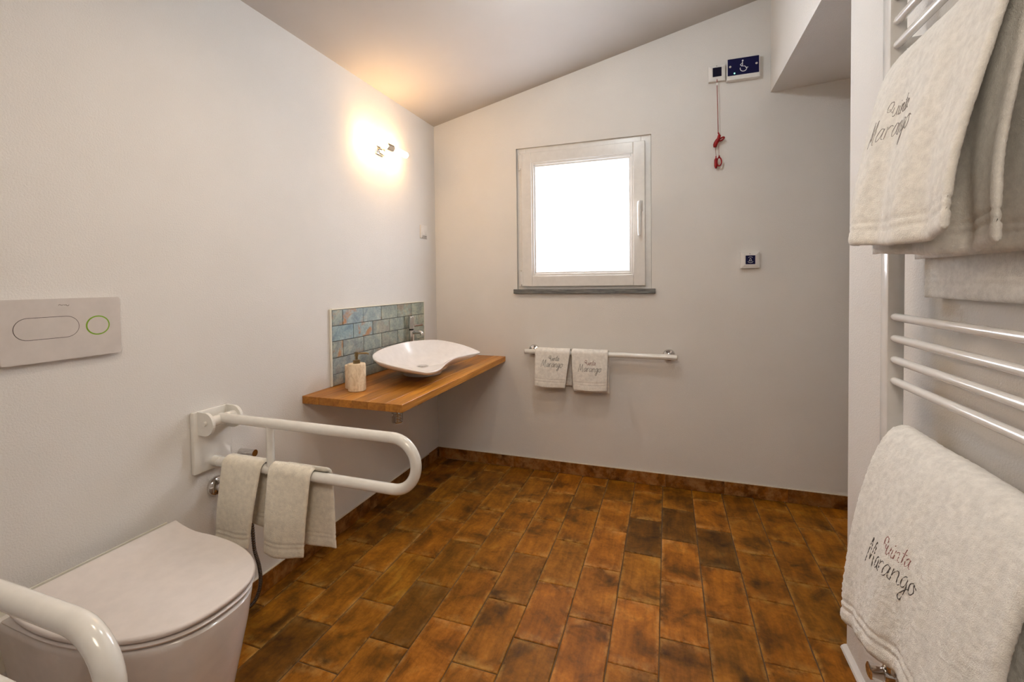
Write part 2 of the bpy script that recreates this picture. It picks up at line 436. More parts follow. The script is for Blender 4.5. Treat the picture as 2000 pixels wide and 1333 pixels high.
# baseboards of tile pieces with a pale joint on top
def baseboard(name, joints, axis, zt=0.077, d=0.010):
    root = empty(name, (0, 0, 0), kind='structure')
    for a, b in zip(joints, joints[1:]):
        a2, b2 = min(a, b) + 0.0003, max(a, b) - 0.0003
        if axis == 'x': bm = B(a2, b2, -d + random.uniform(-0.0006, 0.0006), 0.0, 0.002, zt, bev=0.0012, seg=1)
        else: bm = B(0.0, d + random.uniform(-0.0006, 0.0006), a2, b2, 0.002, zt, bev=0.0012, seg=1)
        c = Vector(((a + b) / 2, 0, 0.04)) if axis == 'x' else Vector((0, (a + b) / 2, 0.04))
        bmesh.ops.translate(bm, verts=bm.verts, vec=-c)
        o = finish('baseboard_tile', bm, 'floor_tile'); o.parent = root; o.location = c
        s = random.uniform(0.55, 0.78); o.color = (s, s * 0.97, s * 0.95, 1)
    lo, hi = min(joints), max(joints)
    bm = B(lo, hi, -d * 0.85, 0, zt - 0.001, zt + 0.0025) if axis == 'x' else B(0, d * 0.85, lo, hi, zt - 0.001, zt + 0.0025)
    finish('top_joint', bm, 'caulk', root)
    return root
baseboard('baseboard_back', [0.0, 0.247, 0.570, 0.893, 1.216, 1.540, 1.863, 2.186, 2.509, 2.832, XA], 'x')
baseboard('baseboard_left', [-0.01 - 0.14] + [-0.15 - 0.3235 * k for k in range(1, 11)], 'y')
bpy.data.objects['baseboard_left'].location = (0, 0, 0)
bm = B(0.0, 0.010, -0.15, -0.011, 0.002, 0.077, bev=0.0012, seg=1)
o = finish('baseboard_tile', bm, 'floor_tile', bpy.data.objects['baseboard_left']); o.color = (0.7, 0.68, 0.66, 1)

# ------------------------------------------------------------------ window
win = empty('window_1', ((WX0 + WX1) / 2, 0.0, WZ0), kind='structure')
def ring_frame(bm, x0, x1, z0, z1, w, y0, y1, bev=0.003, wb=None):
    wb = wb or w
    o_ = rrect(x0, x1, z0, z1, 0.001, 1)
    box(bm, x0, x0 + w, y0, y1, z0, z1, bev); box(bm, x1 - w, x1, y0, y1, z0, z1, bev)
    box(bm, x0 + w - 0.001, x1 - w + 0.001, y0, y1, z1 - w, z1, bev); box(bm, x0 + w - 0.001, x1 - w + 0.001, y0, y1, z0, z0 + wb, bev)
    return bm
finish('fixed_frame', ring_frame(bmesh.new(), WX0 + 0.001, WX1 - 0.001, WZ0 - 0.02, WZ1 + 0.02, 0.060, 0.016, 0.08), 'upvc', win)
sash = finish('sash', ring_frame(bmesh.new(), 0.644, 1.428, 1.218, 2.094, 0.070, -0.006, 0.05, 0.004), 'upvc', win)
bm = ring_frame(bmesh.new(), 0.712, 1.360, 1.286, 2.026, 0.016, 0.000, 0.03, 0.004)
o = finish('glazing_bead', bm, 'white_plastic'); o.parent = sash
ring2 = ring_frame(bmesh.new(), 0.727, 1.345, 1.301, 2.011, 0.012, 0.008, 0.034, 0.002)
o = finish('inner_bead', ring2, 'upvc'); o.parent = sash
finish('pane', B(0.735, 1.337, 0.022, 0.028, 1.309, 2.003), 'frosted', win)
finish('window_sill', B(0.588, 1.486, -0.024, 0.08, 1.171, 1.200, bev=0.002), 'slate', win)
for z0, z1 in ((1.985, 2.095), (1.222, 1.325)):
    bm = bmesh.new(); lathe(bm, [(0.0068, z0), (0.0068, z0 + 0.05), (0.0045, z0 + 0.052), (0.0068, z0 + 0.054), (0.0068, z1), (0.003, z1 + 0.003)], (0.633, -0.004, 0), 'z', 12)
    box(bm, 0.634, 0.652, -0.009, -0.004, z0 + 0.01, z1 - 0.01)
    finish('hinge', bm, 'upvc', win, True, 40)
bm = B(1.382, 1.412, -0.018, -0.005, 1.665, 1.735, bev=0.005)
h = finish('handle_base', bm, 'white_plastic', win, True, 40)
bm = bmesh.new(); tube(bm, [(1.397, -0.010, 1.71), (1.397, -0.040, 1.71)], 0.009, 12)
pts = [(1.397, -0.036, 1.722), (1.397, -0.046, 1.712), (1.397, -0.050, 1.68), (1.397, -0.049, 1.60), (1.397, -0.046, 1.545), (1.397, -0.043, 1.520)]
tube(bm, catmull(pts, 5, False), [0.010] * 5 + [0.0115] * 16 + [0.010] * 4 + [0.006], 12)
finish('window_handle', bm, 'upvc', win, True, 50)

# ------------------------------------------------------------------ counter, splashback, basin
ct = empty('wooden_countertop', (0.26, -0.63, 0.713), 'thick oiled oak countertop shelf fixed in the corner under the basin', 'countertop')
edges = [0.0, 0.092, 0.170, 0.268, 0.350, 0.438, 0.519]
tints = [(0.86, 0.83, 0.78), (0.78, 0.74, 0.66), (0.92, 0.88, 0.80), (0.80, 0.77, 0.70), (0.86, 0.83, 0.76), (1.06, 1.05, 1.0)]
for (a, b), tc in zip(zip(edges, edges[1:]), tints):
    bm = B(a + (0.0 if a else 0.001), b - 0.0004, -1.258, -0.001, 0.714, 0.748, bev=0.0012, seg=1)
    o = finish('plank', bm, 'oak', ct); o.color = tc + (1,)
for y in (-1.09, -0.37):
    bm = bmesh.new()
    box(bm, 0.002, 0.506, y - 0.02, y + 0.02, 0.7065, 0.7135)
    finish('bracket', bm, 'steel', ct)

sp = empty('tile_splashback', (0.004, -0.63, 0.748), 'splashback of small weathered blue grey tiles behind the basin', 'splashback')
finish('backing', B(0.001, 0.006, -1.070, -0.193, 0.7485, 1.121), 'tile_grout', sp)
finish('edge_strip', B(0.0005, 0.012, -1.080, -1.0705, 0.7485, 1.127, bev=0.003), 'silicone', sp)
finish('edge_strip', B(0.0005, 0.013, -1.0705, -0.186, 1.1215, 1.128, bev=0.002), 'silicone', sp)
finish('edge_strip', B(0.0005, 0.012, -0.1925, -0.186, 0.7485, 1.1215, bev=0.002), 'silicone', sp)
rows = [0.7485, 0.805, 0.885, 0.967, 1.043, 1.121]
jA = [-1.070, -0.993, -0.831, -0.668, -0.508, -0.346, -0.193]; jB = [-1.070, -0.912, -0.750, -0.589, -0.427, -0.265, -0.193]
rr = random.Random(4)
tint = {(4, 0): (0.95, .95, .90, .5), (4, 1): (0.84, 0.95, 1.08, 1.0), (4, 2): (0.92, .98, 1.02, .8), (3, 0): (0.76, .92, 1.05, .15), (3, 1): (0.86, .97, 1.06, 1.0), (2, 0): (.98, .94, .88, 1.0)}
for r in range(5):
    js = jB if r in (1, 3) else jA
    for k, (a, b) in enumerate(zip(js, js[1:])):
        z0, z1 = rows[r] + 0.0015, rows[r + 1] - 0.0015
        c = Vector((0.006, (a + b) / 2, (z0 + z1) / 2))
        bm = B(-0.001, 0.0055 + rr.uniform(-0.0006, 0.0008), a + 0.0018 - c.y, b - 0.0018 - c.y, z0 - c.z, z1 - c.z, bev=0.001, seg=1)
        o = finish('wall_tile', bm, 'blue_tile'); o.parent = sp; o.location = c - sp.location
        s = rr.uniform(0.88, 1.0)
        o.color = tint.get((r, k), (s * 0.99, s * 0.985, s * (1.0 - 0.03 * k), rr.choice([0, 0, 0.15, 0.3])))

def basin_mesh():
    outline = [(0.144, -0.938, 0.880), (0.108, -0.872, 0.888), (0.090, -0.762, 0.897), (0.103, -0.590, 0.905), (0.150, -0.490, 0.906), (0.213, -0.413, 0.902), (0.281, -0.376, 0.890),
               (0.373, -0.353, 0.868), (0.452, -0.346, 0.842), (0.486, -0.360, 0.832), (0.487, -0.405, 0.831), (0.459, -0.468, 0.830), (0.436, -0.580, 0.832), (0.464, -0.742, 0.833),
               (0.499, -0.878, 0.829), (0.498, -0.942, 0.826), (0.470, -0.972, 0.826), (0.396, -0.998, 0.840), (0.295, -1.014, 0.860), (0.205, -0.998, 0.874)]
    rim = catmull(outline, 6); N = len(rim); C0 = Vector((0.270, -0.665, 0))
    bm = bmesh.new(); rings = []
    def ring(fn): rings.append([bm.verts.new(fn(i, p)) for i, p in enumerate(rim)])
    ang = [math.atan2(p.y - C0.y, p.x - C0.x) for p in rim]
    R = lambda p: Vector((p.x - C0.x, p.y - C0.y, 0))
    def lerp_to(s, z_of, rc=None):
        def f(i, p):
            q = R(p) * s
            if rc is not None:
                t = rc[1]; q = q * (1 - t) + Vector((math.cos(ang[i]), math.sin(ang[i]), 0)) * rc[0] * t
            return Vector((C0.x + q.x, C0.y + q.y, z_of(p)))
        return f
    # inside: bottom -> rim
    inside = [(0.14, 0.785), (0.30, 0.786), (0.50, 0.792), (0.68, 0.803), (0.82, None), (0.92, None), (0.972, None)]
    for s, z in inside:
        if z is not None: ring(lerp_to(s, lambda p, z=z, s=s: z + (p.z - 0.83) * 0.35 * s))
        else:
            k = {0.82: 0.55, 0.92: 0.80, 0.972: 0.95}[s]
            ring(lerp_to(s, lambda p, k=k: 0.803 + (p.z - 0.803) * k))
    ring(lerp_to(0.985, lambda p: p.z)); ring(lerp_to(1.0, lambda p: p.z - 0.0015)); ring(lerp_to(0.998, lambda p: p.z - 0.006))
    # outside: rim -> foot
    for s, k, t in ((0.94, 0.76, 0.05), (0.83, 0.54, 0.15), (0.68, 0.34, 0.35), (0.52, 0.17, 0.7)):
        ring(lerp_to(s, lambda p, k=k: 0.766 + (p.z - 0.008 - 0.766) * k, (0.15, t)))
    for rad, z in ((0.112, 0.768), (0.105, 0.764), (0.106, 0.752), (0.103, 0.7485)):
        ring(lambda i, p, rad=rad, z=z: Vector((C0.x + rad * math.cos(ang[i]), C0.y + rad * math.sin(ang[i]), z)))
    for A, Bq in zip(rings, rings[1:]):
        for k in range(N): bm.faces.new((A[k], A[(k + 1) % N], Bq[(k + 1) % N], Bq[k]))
    bm.faces.new(list(reversed(rings[0]))); bm.faces.new(rings[-1])
    bmesh.ops.recalc_face_normals(bm, faces=bm.faces)
    return bm
bs = empty('vessel_basin', (0.262, -0.64, 0.7485), 'white leaf shaped vessel basin with wavy rim on the wooden countertop', 'basin')
finish('bowl', basin_mesh(), 'basin', bs, True)
bm = bmesh.new(); lathe(bm, [(0.033, 0.786), (0.033, 0.7905), (0.028, 0.7925), (0.010, 0.7935)], (0.270, -0.665, 0), 'z', 24)
finish('drain', bm, 'chrome', bs, True, 40)

fc = empty('basin_mixer', (0.042, -0.405, 0.7485), 'tall chrome mixer tap standing behind the white basin', 'tap')
FX, FY = 0.042, -0.405
bm = bmesh.new(); lathe(bm, [(0.026, 0.7485), (0.026, 0.756), (0.0185, 0.760), (0.0175, 0.80), (0.0175, 0.955)], (FX, FY, 0), 'z', 24)
finish('body', bm, 'chrome', fc, True, 40)
bm = bmesh.new(); lathe(bm, [(0.014, 0.954), (0.014, 0.968)], (FX, FY, 0), 'z', 20)
finish('collar', bm, 'steel', fc, True, 40)
bm = bmesh.new(); lathe(bm, [(0.019, 0.966), (0.0195, 0.98), (0.0185, 1.036), (0.016, 1.044), (0.006, 1.047)], (FX, FY, 0), 'z', 24)
finish('upper_body', bm, 'chrome', fc, True, 40)
bm = bmesh.new(); tube(bm, catmull([(FX + 0.012, FY, 0.94), (FX + 0.03, FY, 0.944), (FX + 0.060, FY, 0.945), (FX + 0.072, FY, 0.940), (FX + 0.074, FY, 0.926)], 5, False), 0.0115, 14)
finish('spout', bm, 'chrome', fc, True, 50)
bm = bmesh.new(); tube(bm, [(FX + 0.01, FY + 0.005, 0.985), (FX + 0.03, FY + 0.03, 0.985), (FX + 0.045, FY + 0.055, 0.988)], [0.007, 0.006, 0.008], 12)
finish('lever', bm, 'chrome', fc, True, 50)

# bottle trap under the counter
tp = empty('bottle_trap', (0.125, -0.70, 0.60), 'chrome bottle trap hanging under the wooden countertop', 'trap')
bm = bmesh.new()
prof = [(0.022, 0.470), (0.030, 0.474)]
for k in range(6): prof += [(0.031, 0.478 + k * 0.009), (0.0275, 0.482 + k * 0.009), (0.031, 0.4845 + k * 0.009)]
prof += [(0.029, 0.60), (0.018, 0.605)]
lathe(bm, prof, (0.125, -0.70, 0), 'z', 26); finish('cup', bm, 'chrome', tp, True, 30)
bm = bmesh.new(); tube(bm, [(0.125, -0.70, 0.60), (0.125, -0.70, 0.7125)], 0.016, 16); finish('inlet_pipe', bm, 'chrome', tp, True, 50)
bm = bmesh.new(); tube(bm, [(0.10, -0.70, 0.585), (0.0, -0.70, 0.585)], 0.016, 16); lathe(bm, [(0.034, 0.0), (0.034, 0.006), (0.02, 0.012)], (0, -0.70, 0.585), 'x', 20)
finish('outlet_pipe', bm, 'chrome', tp, True, 40)

# soap dispenser and tumbler
sd = empty('soap_dispenser', (0.176, -1.102, 0.7485), 'travertine soap dispenser with bronze pump at the counter end', 'soap dispenser')
R_ = 0.0405
bm = bmesh.new(); lathe(bm, [(R_ - 0.003, 0.7485), (R_, 0.752), (R_, 0.870), (R_ - 0.003, 0.876), (0.012, 0.877)], (0.176, -1.102, 0), 'z', 36)
finish('bottle', bm, 'stone', sd, True, 40)
bm = bmesh.new(); prof = [(0.0155, 0.876)]; lathe(bm, [(0.0165, 0.876), (0.0165, 0.892), (0.012, 0.894), (0.0065, 0.895), (0.0065, 0.908), (0.0085, 0.910), (0.0085, 0.928), (0.004, 0.930)], (0.176, -1.102, 0), 'z', 24)
pump = finish('pump', bm, 'bronze', sd, True, 30)
bm = bmesh.new(); tube(bm, catmull([(0.176, -1.102, 0.922), (0.195, -1.09, 0.9225), (0.215, -1.078, 0.9215), (0.222, -1.073, 0.917)], 4, False), [0.0045] * 8 + [0.0035] * 5, 10)
o = finish('nozzle', bm, 'bronze', None, True, 50); o.parent = pump
tb = empty('stone_tumbler', (0.118, -1.063, 0.7485), 'travertine tumbler half hidden behind the soap dispenser', 'tumbler')
bm = bmesh.new(); r = 0.038
lathe(bm, [(r - 0.002, 0.7485), (r, 0.751), (r, 0.858), (r - 0.002, 0.860), (r - 0.005, 0.858), (r - 0.006, 0.757), (0.004, 0.756)], (0.118, -1.055, 0), 'z', 32)
finish('cup', bm, 'stone', tb, True, 40)

# ------------------------------------------------------------------ wall lamp and switch
sl = empty('wall_lamp', (0.0, -0.645, 2.02), 'lit wall lamp with opal glass tubes on a chrome plate', 'lamp')
finish('backplate', B(0.0005, 0.014, -0.685, -0.605, 1.982, 2.058, bev=0.004), 'chrome', sl, True, 40)
bm = bmesh.new(); lathe(bm, [(0.014, 0.012), (0.011, 0.02), (0.011, 0.06)], (0, -0.645, 2.02), 'x', 18)
finish('arm', bm, 'chrome', sl, True, 40)
bm = bmesh.new(); lathe(bm, [(0.018, -0.676), (0.021, -0.674), (0.021, -0.616), (0.018, -0.614)], (0.066, 0, 2.02), 'y', 24)
finish('collar', bm, 'chrome', sl, True, 40)
for s in (-1, 1):
    bm = bmesh.new(); a, b = -0.645 + s * 0.029, -0.645 + s * 0.175
    lathe(bm, [(0.0165, a), (0.0175, a + s * 0.004), (0.0175, b - s * 0.004), (0.015, b)], (0.066, 0, 2.02), 'y', 24)
    finish('glass_tube', bm, 'tube', sl, True, 40)
    bm = bmesh.new(); lathe(bm, [(0.0150, b - s * 0.001), (0.0150, b + s * 0.003), (0.009, b + s * 0.006)], (0.066, 0, 2.02), 'y', 24)
    finish('end_cap', bm, 'tube', sl, True, 40)

so = empty('wall_switch', (0.0, -0.168, 1.592), 'small white wall switch on the left wall near the corner', 'switch')
finish('frame', B(0.0005, 0.009, -0.212, -0.124, 1.548, 1.636, bev=0.003), 'white_plastic', so, True, 40)
finish('rocker', B(0.006, 0.0125, -0.196, -0.140, 1.572, 1.622, bev=0.002), 'white_plastic', so, True, 40)
finish('slot', B(0.006, 0.0098, -0.194, -0.140, 1.561, 1.565), 'groove', so)
finish('slot', B(0.006, 0.0098, -0.200, -0.140, 1.553, 1.5565), 'groove', so)

# ------------------------------------------------------------------ strokes (marks, symbols, embroidery)
def strokes(bm, polys, fn, r, seg=5):
    for pl in polys:
        tube(bm, [fn(u, v) for u, v in pl], r, seg)
    return bm
def cc(pts, n=4): return [(p.x, p.y) for p in catmull([(x, y, 0) for x, y in pts], n, False)]
GL = {'Q': (1.0, [cc([(.75, 1.6), (.35, 1.75), (.1, 1.3), (.25, .75), (.65, .8), (.8, 1.3), (.65, 1.7), (.5, 1.72)]), cc([(.3, .9), (.55, .95), (.85, .55), (1.0, .6)])]),
      'u': (.8, [cc([(.05, 1), (.08, .3), (.3, .02), (.55, .3), (.62, 1), (.62, .3), (.8, .05)])]),
      'i': (.4, [cc([(.1, .9), (.12, .2), (.25, 0), (.4, .1)]), [(.12, 1.35), (.16, 1.45)]]),
      'n': (.85, [cc([(.05, 1), (.08, 0), (.12, .6), (.38, 1), (.55, .8), (.58, .2), (.75, 0), (.85, .1)])]),
      't': (.5, [cc([(.2, 1.75), (.18, .3), (.3, 0), (.48, .15)]), [(-.05, 1.15), (.45, 1.2)]]),
      'a': (.85, [cc([(.6, .9), (.3, 1), (.05, .5), (.2, .02), (.5, .3), (.62, .95), (.62, .2), (.85, .05)])]),
      'M': (1.6, [cc([(.0, -.15), (.12, .9), (.28, 2.0), (.45, 1.2), (.62, .25), (.8, 1.1), (1.02, 1.95), (1.12, .9), (1.22, .0), (1.4, -.1)], 3)]),
      'r': (.65, [cc([(.05, 1), (.08, 0), (.12, .7), (.35, 1), (.58, .9)])]),
      'g': (.85, [cc([(.6, .9), (.3, 1), (.05, .5), (.2, .05), (.5, .3), (.62, .95), (.6, -.3), (.4, -.95), (.15, -.7), (.5, -.1), (.85, .2)])]),
      'o': (.8, [cc([(.4, 1), (.1, .75), (.1, .2), (.4, .0), (.68, .4), (.5, .95), (.85, .8)])])}
def text_polys(s, x, y, h):
    out = []
    for ch in s:
        adv, pl = GL[ch]
        for p in pl: out.append([(x + (u + v * 0.18) * h, y + v * h) for u, v in p])
        x += adv * h
    return out

# ------------------------------------------------------------------ flush plate
fp = empty('flush_plate', (0.0, -2.095, 1.136), 'white dual flush plate with green ringed button above the toilet', 'flush plate')
bm = bmesh.new(); prism(bm, rrect(-2.226, -1.966, 1.053, 1.219, 0.008), lambda u, v, d: Vector((d, u, v)), 0.0005, 0.014)
prism(bm, rrect(-2.2245, -1.9675, 1.0545, 1.2175, 0.007), lambda u, v, d: Vector((d, u, v)), 0.013, 0.0155)
finish('plate', bm, 'plate', fp)
def stadium(u0, u1, v, r): return arc(u1 - r, v, r, -90, 90, 14) + arc(u0 + r, v, r, 90, 270, 14)
fx = lambda u, v, d: Vector((d, u, v))
bm = bmesh.new(); prism(bm, stadium(-2.201, -2.066, 1.1425, 0.029), fx, 0.015, 0.0157); finish('button_gap', bm, 'groove', fp)
bm = bmesh.new(); prism(bm, stadium(-2.1996, -2.0674, 1.1425, 0.0276), fx, 0.015, 0.0162); finish('large_button', bm, 'plate', fp)
bm = bmesh.new(); prism(bm, [(-2.023 + 0.0285 * math.cos(t * PI / 20), 1.140 + 0.0275 * math.sin(t * PI / 20)) for t in range(40)], fx, 0.015, 0.0158)
o = finish('button_ring', bm, 'green', fp); o['label'] = 'bright green ring'
bm = bmesh.new(); prism(bm, [(-2.023 + 0.0250 * math.cos(t * PI / 20), 1.140 + 0.0240 * math.sin(t * PI / 20)) for t in range(40)], fx, 0.015, 0.0164); finish('small_button', bm, 'plate', fp)
bm = bmesh.new(); strokes(bm, [cc([(-2.110, 1.2005), (-2.107, 1.203), (-2.104, 1.2008), (-2.100, 1.2015)]), cc([(-2.099, 1.2022), (-2.096, 1.2008), (-2.0935, 1.2018), (-2.092, 1.1995), (-2.089, 1.1990), (-2.0872, 1.2015)])], lambda u, v: Vector((0.0156, u, v)), 0.0006, 4)
finish('logo', bm, 'greyprint', fp)

# ------------------------------------------------------------------ toilet
TY = -2.055
tl = empty('toilet', (0.26, TY, 0.0), 'white toilet with closed lid standing against the left wall', 'toilet')
def dshape(L, W, x0, n=64, p=2.5, tail=0.30):
    """outline (x, dy): straight sides near the wall, round nose"""
    out = []
    for i in range(n + 1):
        a = -PI / 2 + PI * i / n
        c, s = math.cos(a), math.sin(a)
        out.append((tail * L + x0 + (1 - tail) * L * (abs(c) ** (2 / 2.15)), W / 2 * (abs(s) ** (2 / p)) * (1 if s >= 0 else -1)))
    return out
def loft(bm, rings, cap0=True, cap1=True):
    vs = [[bm.verts.new(p) for p in r] for r in rings]; N = len(vs[0])
    for A, Bq in zip(vs, vs[1:]):
        for k in range(N): bm.faces.new((A[k], A[(k + 1) % N], Bq[(k + 1) % N], Bq[k]))
    if cap0: bm.faces.new(list(reversed(vs[0])))
    if cap1: bm.faces.new(vs[-1])
    bmesh.ops.recalc_face_normals(bm, faces=bm.faces)
    return bm
def dring(L, W, x0, z, zf=None, back=0.0):
    d = dshape(L, W, x0)
    pts = [(x0 + back, -W / 2 + 0.004)] + d + [(x0 + back, W / 2 - 0.004)]
    # extra points along the straight flanks so the shape can bend
    out = []
    a, b = pts[0], pts[1]
    for k in range(8): out.append((a[0] + (b[0] - a[0]) * k / 8, a[1] + (b[1] - a[1]) * k / 8))
    out += pts[1:-1]
    a, b = pts[-2], pts[-1]
    for k in range(1, 9): out.append((a[0] + (b[0] - a[0]) * k / 8, a[1] + (b[1] - a[1]) * k / 8))
    return [Vector((x, TY + y, z if zf is None else z + zf(x))) for x, y in out]
rings = [dring(0.43, 0.29, 0.004, 0.002), dring(0.44, 0.30, 0.004, 0.05), dring(0.465, 0.325, 0.004, 0.16), dring(0.492, 0.352, 0.004, 0.27), dring(0.512, 0.378, 0.004, 0.36), dring(0.521, 0.394, 0.004, 0.42), dring(0.522, 0.398, 0.004, 0.434), dring(0.516, 0.392, 0.004, 0.4395), dring(0.500, 0.376, 0.004, 0.4405)]
bm = loft(bmesh.new(), rings); finish('bowl', bm, 'ceramic', tl, True, 50)
rise = lambda x: 0.028 * max(0.0, min(1.0, (0.165 - x) / 0.115)) ** 1.8
sr = [dring(0.456, 0.380, 0.052, 0.4455), dring(0.477, 0.404, 0.048, 0.4475), dring(0.479, 0.407, 0.048, 0.4515), dring(0.474, 0.402, 0.050, 0.4545), dring(0.456, 0.380, 0.052, 0.4550)]
finish('seat', loft(bmesh.new(), sr), 'seat', tl, True, 50)
lr = [dring(0.448, 0.380, 0.062, 0.4605, rise), dring(0.468, 0.406, 0.057, 0.4622, rise), dring(0.471, 0.410, 0.057, 0.469, rise), dring(0.467, 0.406, 0.059, 0.4735, rise), dring(0.458, 0.398, 0.063, 0.4755, rise)]
bm = bmesh.new(); loft(bm, lr, True, False)
top = [v for v in bm.verts if v.index == -1]
bm.verts.ensure_lookup_table(); N = len(lr[0]); last = list(bm.verts)[-N:]
# close the top in strips across, so the raised tail bends cleanly
h = N // 2
for k in range(h - 1):
    a, b, c, d = last[k], last[k + 1], last[N - 2 - k], last[N - 1 - k]
    if len({a, b, c, d}) == 4: bm.faces.new((a, b, c, d))
    elif len({a, b, c, d}) == 3: bm.faces.new((a, b, d))
bmesh.ops.recalc_face_normals(bm, faces=bm.faces)
finish('lid', bm, 'seat', tl, True, 60)
for s in (-1, 1):
    bm = bmesh.new(); lathe(bm, [(0.011, 0.440), (0.011, 0.470)], (0.062, TY + s * 0.08, 0), 'z', 16); finish('hinge', bm, 'chrome', tl, True, 40)
finish('wall_gasket', B(0.0003, 0.0035, TY - 0.21, TY + 0.21, 0.30, 0.476, bev=0.001), 'silicone', tl)

# ------------------------------------------------------------------ fold-down rails either side of the toilet
def grab_rail(y, label):
    rl = empty('fold_down_grab_rail', (0.0, y, 0.70), label, 'grab rail', 'grab rails beside the toilet')
    bm = B(0.0005, 0.020, y - 0.072, y + 0.066, 0.596, 0.812, bev=0.004); finish('wall_plate', bm, 'enamel', rl, True, 40)
    for yy in (y - 0.058, y + 0.048):
        poly = arc(0.052, 0.772, 0.040, -90, 90, 14) + [(0.018, 0.812), (0.018, 0.732)]
        bm = bmesh.new(); prism(bm, poly, lambda u, v, d: Vector((u, d, v)), yy, yy + 0.010); finish('hinge_ear', bm, 'enamel', rl)
    bm = bmesh.new(); tube(bm, [(0.058, y - 0.066, 0.776), (0.058, y + 0.062, 0.776)], 0.008, 14)
    tube(bm, [(0.058, y - 0.048, 0.776), (0.058, y + 0.048, 0.776)], 0.019, 18); finish('hinge_pin', bm, 'enamel', rl, True, 40)
    R0 = 0.079; zt, zb = 0.781, 0.623; xb = 0.765
    path = [(0.055, y, zt), (0.2, y, zt), (0.4, y, zt), (0.6, y, zt)] + [(xb + R0 * math.cos(math.radians(a)), y, (zt + zb) / 2 + R0 * math.sin(math.radians(a))) for a in range(90, -91, -9)] + [(0.6, y, zb), (0.4, y, zb), (0.2, y, zb), (0.045, y, zb)]
    bm = bmesh.new(); tube(bm, path, 0.0168, 24); finish('rail_tube', bm, 'enamel', rl, True, 60)
    bm = bmesh.new(); tube(bm, [(0.281, y, zb), (0.281, y, zt)], 0.0125, 18); finish('strut', bm, 'enamel', rl, True, 60)
    bm = bmesh.new(); tube(bm, [(0.018, y, zb), (0.047, y, zb)], 0.0185, 18); finish('socket', bm, 'enamel', rl, True, 40)
    return rl
grab_rail(-1.690, 'white fold down grab rail with two small towels on it')
grab_rail(-2.468, 'white fold down grab rail without towels, nearest the camera beside the toilet')

# ------------------------------------------------------------------ bidet spray
bd = empty('bidet_sprayer', (0.0, -1.64, 0.55), 'chrome bidet sprayer with hose on the wall behind the hanging towels', 'bidet sprayer')
bm = bmesh.new(); lathe(bm, [(0.036, 0.0005), (0.036, 0.006), (0.031, 0.014), (0.022, 0.019), (0.018, 0.021), (0.018, 0.050), (0.014, 0.054)], (0, -1.672, 0.522), 'x', 30); finish('valve', bm, 'chrome', bd, True, 35)
bm = bmesh.new(); lathe(bm, [(0.020, 0.0005), (0.020, 0.008), (0.010, 0.010), (0.010, 0.03)], (0, -1.575, 0.585), 'x', 20); finish('holder', bm, 'chrome', bd, True, 40)
bm = bmesh.new(); tube(bm, [(0.034, -1.575, 0.52), (0.034, -1.575, 0.585), (0.036, -1.575, 0.603)], [0.009, 0.011, 0.012], 14)
tube(bm, [(0.008, -1.578, 0.612), (0.075, -1.572, 0.612)], 0.0135, 16); finish('spray_head', bm, 'chrome', bd, True, 45)
pts = [(0.034, -1.575, 0.52), (0.036, -1.572, 0.45), (0.06, -1.58, 0.35), (0.085, -1.594, 0.26), (0.10, -1.588, 0.19), (0.10, -1.585, 0.12), (0.085, -1.60, 0.06), (0.06, -1.635, 0.045), (0.035, -1.66, 0.09), (0.030, -1.675, 0.25), (0.036, -1.672, 0.42), (0.042, -1.672, 0.505)]
path = catmull(pts, 22, False)
bm = bmesh.new(); tube(bm, path, [0.0072 if k % 2 else 0.0058 for k in range(len(path))], 10); finish('hose', bm, 'hose', bd, False)

